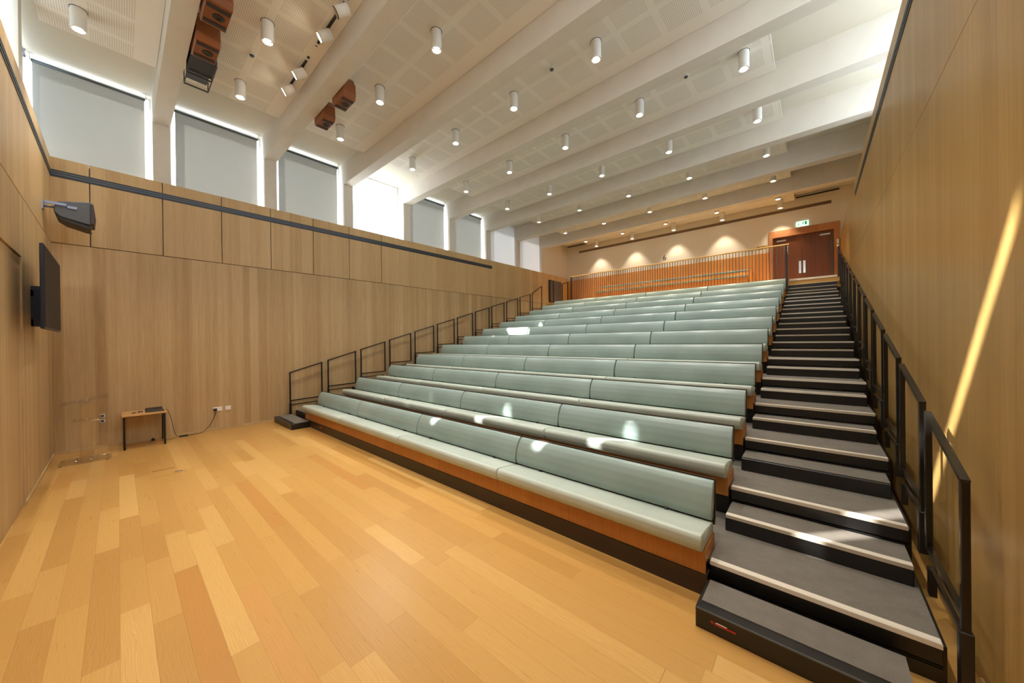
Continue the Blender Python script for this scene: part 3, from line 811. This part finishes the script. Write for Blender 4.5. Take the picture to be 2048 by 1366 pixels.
# ------------------------------------------------------------------ small items at the front
def front_items():
    # television
    t = thing('television', (2.70, 0, 2.45), 'large flat black television on a bracket high on the front wall', 'television')
    x0, x1, y = 1.78, 3.30, .20
    MB().box(x0, x1, y-.03, y, 1.985, 2.895, .006, 1).build('bezel', 'tv_bezel', t)
    MB().box(x0+.012, x1-.012, y, y+.003, 2.005, 2.875).build('screen', 'tv_screen', t)
    MB().box(2.0, 2.55, y-.07, y-.03, 2.0, 2.6, .01, 1).build('rear_housing', 'black_plastic', t)
    MB().box(1.90, 1.94, .001, y-.06, 2.05, 2.55).box(2.10, 2.14, .001, y-.06, 2.05, 2.55).box(1.90, 2.14, .001, .02, 2.42, 2.50).box(1.90, 2.14, .001, .02, 2.05, 2.13).build('bracket', 'tv_bezel', t)
    # corner loudspeaker
    t = thing('corner_loudspeaker', (.9, .0, 3.80), 'dark wedge loudspeaker on a bracket in the corner above the television', 'loudspeaker')
    x0, x1, z0, z1 = .50, 1.02, 3.62, 3.93
    outline = [(x0+.02, .47), (x0, .40), (x0+.02, .20), (x0+.14, .10), (x0+.36, .08), (x1-.06, .20), (x1, .38), (x1-.01, .47)]
    def shear(o, k):
        for v in o.data.vertices: pass
    m = MB()
    # cabinet tilted so that its underside shows
    m.prism([(.10, 3.86), (.14, 3.95), (.46, 4.02), (.475, 3.98), (.47, 3.70), (.44, 3.66), (.16, 3.72), (.10, 3.79)], 'x', .62, 1.02, .012, 2)
    m.build('cabinet', 'charcoal', t)
    MB().prism([(.445, 3.985), (.478, 3.985), (.492, 3.84), (.478, 3.68), (.445, 3.68)], 'x', .60, 1.04, .006, 2).build('grille', 'charcoal_dark', t)
    MB().prism([(.11, 3.78), (.155, 3.715), (.44, 3.655), (.45, 3.60), (.40, 3.60), (.20, 3.66), (.12, 3.72)], 'x', .64, 1.0, .01, 2).build('base_moulding', 'charcoal_dark', t)
    MB().box(1.02, 1.035, .02, .22, 3.885, 3.925, .003, 1).box(1.02, 1.035, .225, .32, 3.86, 3.90, .003, 1).build('bracket_arm', 'bracket_blue', t)
    MB().cyl((.98, 0, 3.85), (.98, .10, 3.86), .02, 12).box(.93, 1.03, 0, .012, 3.80, 3.92).build('wall_mount', 'bracket_blue', t)
    MB().cyl((1.03, .075, 3.86), (1.05, .075, 3.86), .012, 10).build('knob', 'brass', t)
    # desk
    h = .595
    t = thing('exam_desk', (.29, .99, 0), 'small oak-topped desk with black tube legs against the socket wall', 'desk')
    MB().box(.03, .60, .735, 1.285, h-.028, h, .003, 1).build('desk_top', 'desk_top', t)
    for y, s_ in ((.765, 1), (1.255, -1)):
        MB().tube([(.05, y, .0), (.115, y, h-.09), (.14, y, h-.045), (.18, y, h-.034), (.46, y, h-.034), (.50, y, h-.045), (.525, y, h-.09), (.55, y, 0)], .0135, 10).build('leg_frame', 'black_steel', t)
    MB().box(.14, .165, .77, 1.25, h-.048, h-.028).box(.47, .495, .77, 1.25, h-.048, h-.028).build('underframe', 'black_steel', t)
    # things on the desk
    o = thing('control_panel', (.3, 1.15, h), 'black keyboard-like control panel lying on the desk', 'control panel')
    bd = MB().box(.12, .50, 1.02, 1.255, h, h+.014, .004, 1).build('body', 'black_plastic', o)
    MB().prism([(.14, h+.014), (.30, h+.014), (.16, h+.040), (.14, h+.040)], 'y', 1.03, 1.245).build('display_ridge', 'charcoal_dark', o)
    m = MB()
    for i in range(6):
        for j in range(4): m.box(.33+.035*j, .355+.035*j, 1.04+.034*i, 1.065+.034*i, h+.014, h+.018)
    m.build('keys', 'charcoal', bd)
    o = thing('microphone_clip', (.34, .96, h), 'small black and blue gadget lying on the desk', 'gadget')
    MB().box(.31, .36, .930, .965, h, h+.016, .004, 2).build('body', 'black_plastic', o)
    MB().box(.31, .36, .967, .990, h, h+.018, .006, 2).build('cap', 'blue_plastic', o)
    o = MB().tube([(.42, .86, h+.006), (.40, .885, h+.010), (.42, .905, h+.006)], .007, 8).build('desk_knob', 'black_plastic', at=(.41, .88, h))
    tag(o, 'tiny dark knob lying alone near the end of the desk', 'knob')
    # cables
    def curve(pts, r, name, mat, lab, cat):
        P = [Vector(p) for p in pts]; out = []
        for i in range(len(P)-1):
            a, b, c, d = P[max(i-1, 0)], P[i], P[i+1], P[min(i+2, len(P)-1)]
            for j in range(8):
                u = j/8
                out.append(.5*((2*b)+(c-a)*u+(2*a-5*b+4*c-d)*u*u+(3*b-a-3*c+d)*u**3))
        out.append(P[-1])
        o = MB().tube([tuple(p) for p in out], r, 8).build(name, mat, at=pts[0])
        tag(o, lab, cat); return o
    curve([(.40, 1.25, h+.006), (.36, 1.30, h-.01), (.22, 1.36, .40), (.16, 1.40, .16), (.14, 1.44, .03), (.13, 1.46, .008)], .004, 'power_cable', 'charcoal_dark', 'thin dark cable hanging from the desk down to the adapter', 'cable')
    o = curve([(.13, 1.60, .012), (.10, 1.72, .008), (.06, 1.82, .012), (.035, 1.92, .10), (.03, 1.99, .22), (.028, 2.03, .34), (.03, 2.035, .40)], .005, 'power_cable', 'black_plastic', 'black cable rising from the adapter to the wall socket', 'cable')
    curve([(.13, 1.44, .006), (.20, 1.38, .006), (.22, 1.30, .006), (.18, 1.22, .006)], .003, 'power_cable', 'charcoal_dark', 'thin cable lying on the floor beneath the desk end', 'cable')
    o = MB().box(.10, .155, 1.47, 1.60, 0, .026, .006, 2).build('power_adapter', 'black_plastic', at=(.13, 1.53, 0))
    tag(o, 'black power adapter brick on the floor between desk and socket', 'power adapter')
    o = MB().box(.06, .10, 1.10, 1.15, 0, .04, .008, 2).cyl((.08, 1.12, .04), (.08, 1.12, .055), .008, 8).build('mains_plug', 'black_plastic', at=(.08, 1.12, 0))
    tag(o, 'loose black plug lying on the floor under the desk', 'plug')
    o = MB().box(.012, .045, 2.0, 2.06, .405, .455, .008, 2).build('mains_plug', 'black_plastic', at=(.02, 2.03, .43))
    tag(o, 'black plug pushed into the wall socket', 'plug')
    for y0, y1, lab in ((2.0, 2.15, 'white double wall socket holding the black plug'), (2.20, 2.29, 'white single wall plate beside the double socket')):
        o = thing('wall_socket', (0, (y0+y1)/2, .44), lab, 'socket')
        MB().box(0, .012, y0, y1, .395, .48, .003, 1).build('plate', 'white_plastic', o)
        MB().box(.012, .014, y0+.02, y0+.045, .455, .47).build('rocker', 'white_plastic', o)
    o = thing('wall_socket', (0, .52, .5), 'white double socket on the wall seen through the clear lectern', 'socket')
    MB().box(0, .010, .485, .545, .53, .59, .003, 1).box(0, .010, .485, .545, .44, .50, .003, 1).build('plate', 'white_plastic', o)
    MB().box(.010, .02, .495, .535, .545, .58).box(.010, .02, .495, .535, .455, .49).build('inlet', 'charcoal', o)
    # lectern
    t = thing('lectern', (.85, .36, 0), 'clear acrylic lectern with steel studs near the television corner', 'lectern')
    MB().box(.62, 1.06, .10, .62, .006, .022, .003, 1).build('base_plate', 'acrylic', t)
    MB().box(.70, 1.00, .305, .317, .022, .93, .002, 1).build('front_panel', 'acrylic', t)
    MB().box(.70, .712, .317, .50, .022, .90, .002, 1).build('side_panel', 'acrylic', t)
    MB().box(.988, 1.00, .317, .50, .022, .90, .002, 1).build('side_panel', 'acrylic', t)
    MB().box(.68, 1.02, .24, .50, .64, .652, .002, 1).build('shelf', 'acrylic', t)
    MB().prism([(.13, .90), (.60, .985), (.598, .998), (.128, .913)], 'x', .60, 1.10, .002, 1).build('reading_top', 'acrylic', t)
    for (x, y, z) in ((.99, .29, .935), (.99, .38, .952), (.99, .29, .665), (.99, .38, .665), (.74, .29, .935), (.74, .38, .952)):
        MB().cyl((x, y, z), (x, y, z+.012), .014, 14).build('stud', 'chrome', t)
    for (x, y) in ((1.0, .27), (1.0, .42), (.72, .27), (.72, .42)):
        MB().cyl((x, y, .022), (x, y, .05), .012, 14).build('stud', 'chrome', t)
    for (x, y) in ((.66, .13), (1.02, .13), (.66, .58), (1.02, .58)):
        MB().cyl((x, y, 0), (x, y, .006), .012, 12).build('foot', 'black_plastic', t)
    # floor box
    t = thing('floor_outlet', (2.55, 1.17, 0), 'flush timber-inlaid floor outlet hatch in front of the desk', 'floor outlet')
    MB().box(2.38, 2.70, 1.02, 1.34, 0, .0025).build('lid', 'floor_oak', t)
    MB().box(2.37, 2.385, 1.01, 1.24, 0, .004).build('lid_edge', 'charcoal_dark', t)
    MB().box(2.60, 2.66, 1.22, 1.30, .0025, .006, .002, 1).build('finger_pull', 'chrome', t)

# ------------------------------------------------------------------ light and camera
def lights_camera():
    w = bpy.data.worlds.new('daylight'); SC.world = w; w.use_nodes = True
    bg = w.node_tree.nodes['Background']; bg.inputs[0].default_value = (.84, .93, 1, 1); bg.inputs[1].default_value = 4.7
    L = bpy.data.lights.new('sun', 'SUN'); L.energy = 26; L.angle = math.radians(.9); L.color = (1, .97, .92)
    o = bpy.data.objects.new('sun', L); COL.objects.link(o)
    d = Vector((.90, 1.0, -1.165)).normalized()
    o.rotation_euler = d.to_track_quat('-Z', 'Y').to_euler(); o.location = (-8, -8, 14)
    # portals in the window openings guide the sky light
    def portal(loc, sx, sy, rot):
        A = bpy.data.lights.new('window_portal', 'AREA'); A.shape = 'RECTANGLE'; A.size = sx*S; A.size_y = sy*S
        A.cycles.is_portal = True
        p = bpy.data.objects.new('window_portal', A); COL.objects.link(p); p.location = Vector(loc)*S; p.rotation_euler = rot
    B = bay_list()
    h = ZC-ZP; zm = (ZC+ZP)/2
    for i in range(6):
        a, c = B[i]
        portal((-.36, (a+c)/2, zm), h, c-a, (0, math.radians(-90), 0))
        portal((W+.76, (a+c)/2, zm), h, c-a, (0, math.radians(90), 0))
    SC.view_settings.view_transform = 'Standard'; SC.view_settings.look = 'None'
    SC.view_settings.gamma = 1; SC.view_settings.use_curve_mapping = False
    SC.view_settings.exposure = 0.62
    SC.cycles.use_denoising = True
    SC.cycles.max_bounces = 10; SC.cycles.diffuse_bounces = 6; SC.cycles.glossy_bounces = 3
    SC.cycles.transparent_max_bounces = 16
    SC.cycles.sample_clamp_indirect = 6
    # camera
    yaw, p, r = math.radians(41.2171), math.radians(-.1407), math.radians(-.668)
    fw = Vector((-math.sin(yaw)*math.cos(p), math.cos(yaw)*math.cos(p), math.sin(p)))
    rt = Vector((math.cos(yaw), math.sin(yaw), 0)); up = rt.cross(fw)
    rt2 = rt*math.cos(r)+up*math.sin(r); up2 = -rt*math.sin(r)+up*math.cos(r)
    cd = bpy.data.cameras.new('camera'); cd.sensor_width = 36; cd.sensor_fit = 'HORIZONTAL'; cd.lens = 690.044/2048*36
    cd.clip_start = .02
    co = bpy.data.objects.new('camera', cd); COL.objects.link(co)
    M = Matrix((rt2, up2, -fw)).transposed().to_4x4()
    M.translation = Vector((9.4323, .7094, 1.8))*S
    co.matrix_world = M
    SC.camera = co

make_materials()
FX = setting()
blinds(FX)
vents()
ceiling_items()
hanging_speakers()
TXT = seating()
rails()
landing(TXT)
front_items()
lights_camera()
for o in bpy.data.objects:
    if '_o' in o: del o['_o']
